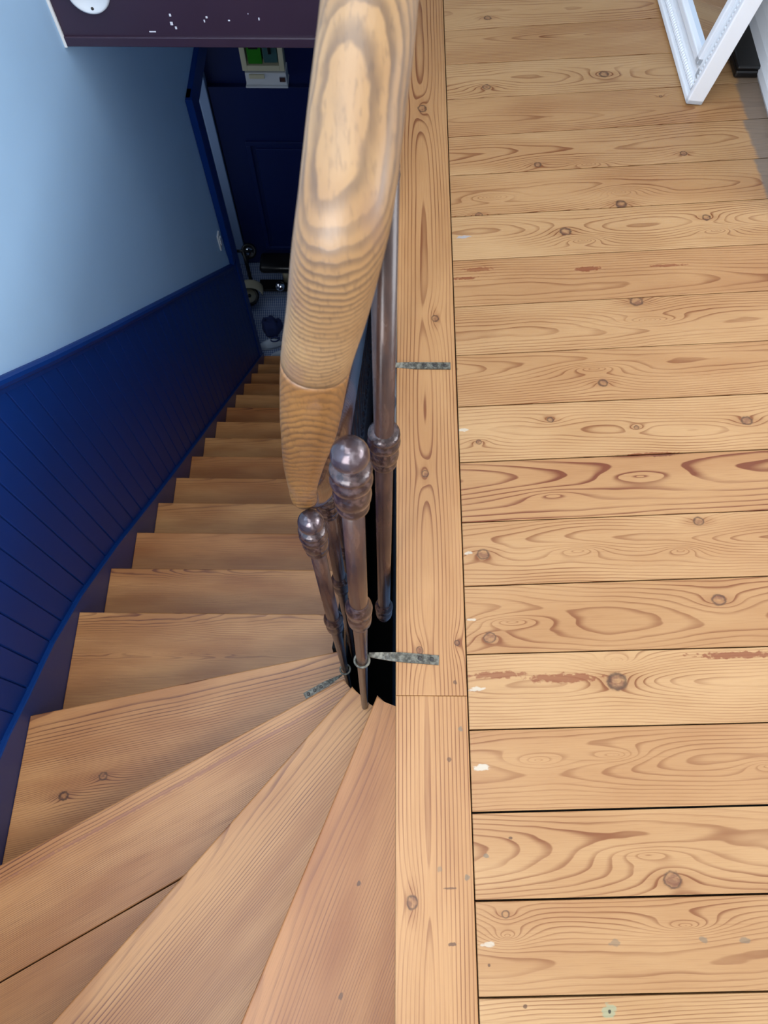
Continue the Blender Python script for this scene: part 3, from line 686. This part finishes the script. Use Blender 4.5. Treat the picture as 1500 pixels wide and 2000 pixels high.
obj('seat', nbox(-.02, .30, -.02, .16, .24, .31, .028), 'rubber', sc, True); obj('seat_post', tube([(.18, .05, .09), (.18, .06, .26)], .03), 'cream', sc, True)
obj('steering_column', tube([(-.10, -.04, .12), (-.13, .06, .42)], .016), 'rubber', sc, True); obj('handlebar', tube([(-.20, .06, .42), (-.05, .06, .42)], .012, ref=Vector((0, 1, 0))), 'rubber', sc, True)
lamp = obj('headlamp', lathe(bmesh.new(), [(0, .03), (.035, .028), (.04, .015), (.03, -.03), (0, -.035)], 20), 'chrome', sc, True); lamp.location = (.135, -.04, .12); lamp.rotation_euler = (.6, 0, 0)
mr = obj('mirror_rim', torus(.050, .014), 'rubber', sc, True); mr.location = (-.118, .17, .30); mr.rotation_euler = (.75, 0, 0)
obj('mirror_face', lathe(bmesh.new(), [(0, .006), (.044, .003), (.044, -.004), (0, -.006)], 24), 'mirror', mr, True)
obj('mirror_stem', tube([(-.118, .13, .27), (-.13, .06, .42)], .006), 'chrome', sc, True)
bag = empty('cloth_bag', (-.98, 3.84, ZF)); tag(bag, 'dark navy cloth bag slumped on the dotted hall floor', 'bag')
bm = bmesh.new(); r = bmesh.ops.create_icosphere(bm, subdivisions=3, radius=1)
for v in bm.verts:
    q = v.co; k = 1 + .10 * math.sin(7 * q.x + 3 * q.y) + .06 * math.sin(11 * q.y + 5 * q.z); v.co = Vector((q.x * .085 * k, q.y * .085 * k, max(0, (q.z + .75) * .09 * k)))
obj('body', bm, 'cloth_navy', bag, True)
obj('handle', tube([(-.05, 0, .13), (-.03, -.01, .19), (.03, -.01, .19), (.05, 0, .13)], .007, ref=Vector((0, 1, 0))), 'cloth_navy', bag, True)
def shoe(x, y, a, label):
    e = empty('canvas_shoe', (x, y, ZF)); e.rotation_euler = (0, 0, a); tag(e, label, 'shoe', 'pale canvas shoes on the hall floor')
    bm = bmesh.new(); P_ = []
    for i in range(24):
        th = 2 * PI * i / 24; P_.append(((.036 + .006 * math.cos(th)) * math.sin(th), .105 * math.cos(th)))
    obj('sole', prism(P_, 0, .018, .004), 'white_plastic', e, True)
    bm = bmesh.new(); r = bmesh.ops.create_icosphere(bm, subdivisions=3, radius=1)
    for v in bm.verts:
        q = v.co; top = .075 if q.y < 0 else .075 - .04 * q.y
        v.co = Vector((q.x * (.038), q.y * .102, .014 + max(0, q.z) * top))
    obj('upper', bm, 'cloth_pale', e, True)
    obj('collar', tube([(.022 * math.cos(a_), -.045 + .035 * math.sin(a_), .086) for a_ in [2 * PI * i / 14 for i in range(15)]], .006, 8), 'cloth_navy', e, True)
shoe(-.985, 3.69, 1.75, 'pale canvas shoe at the foot of the stairs, nearer the wainscot')
shoe(-.87, 3.585, 1.5, 'pale canvas shoe at the foot of the stairs, farther from the wainscot')
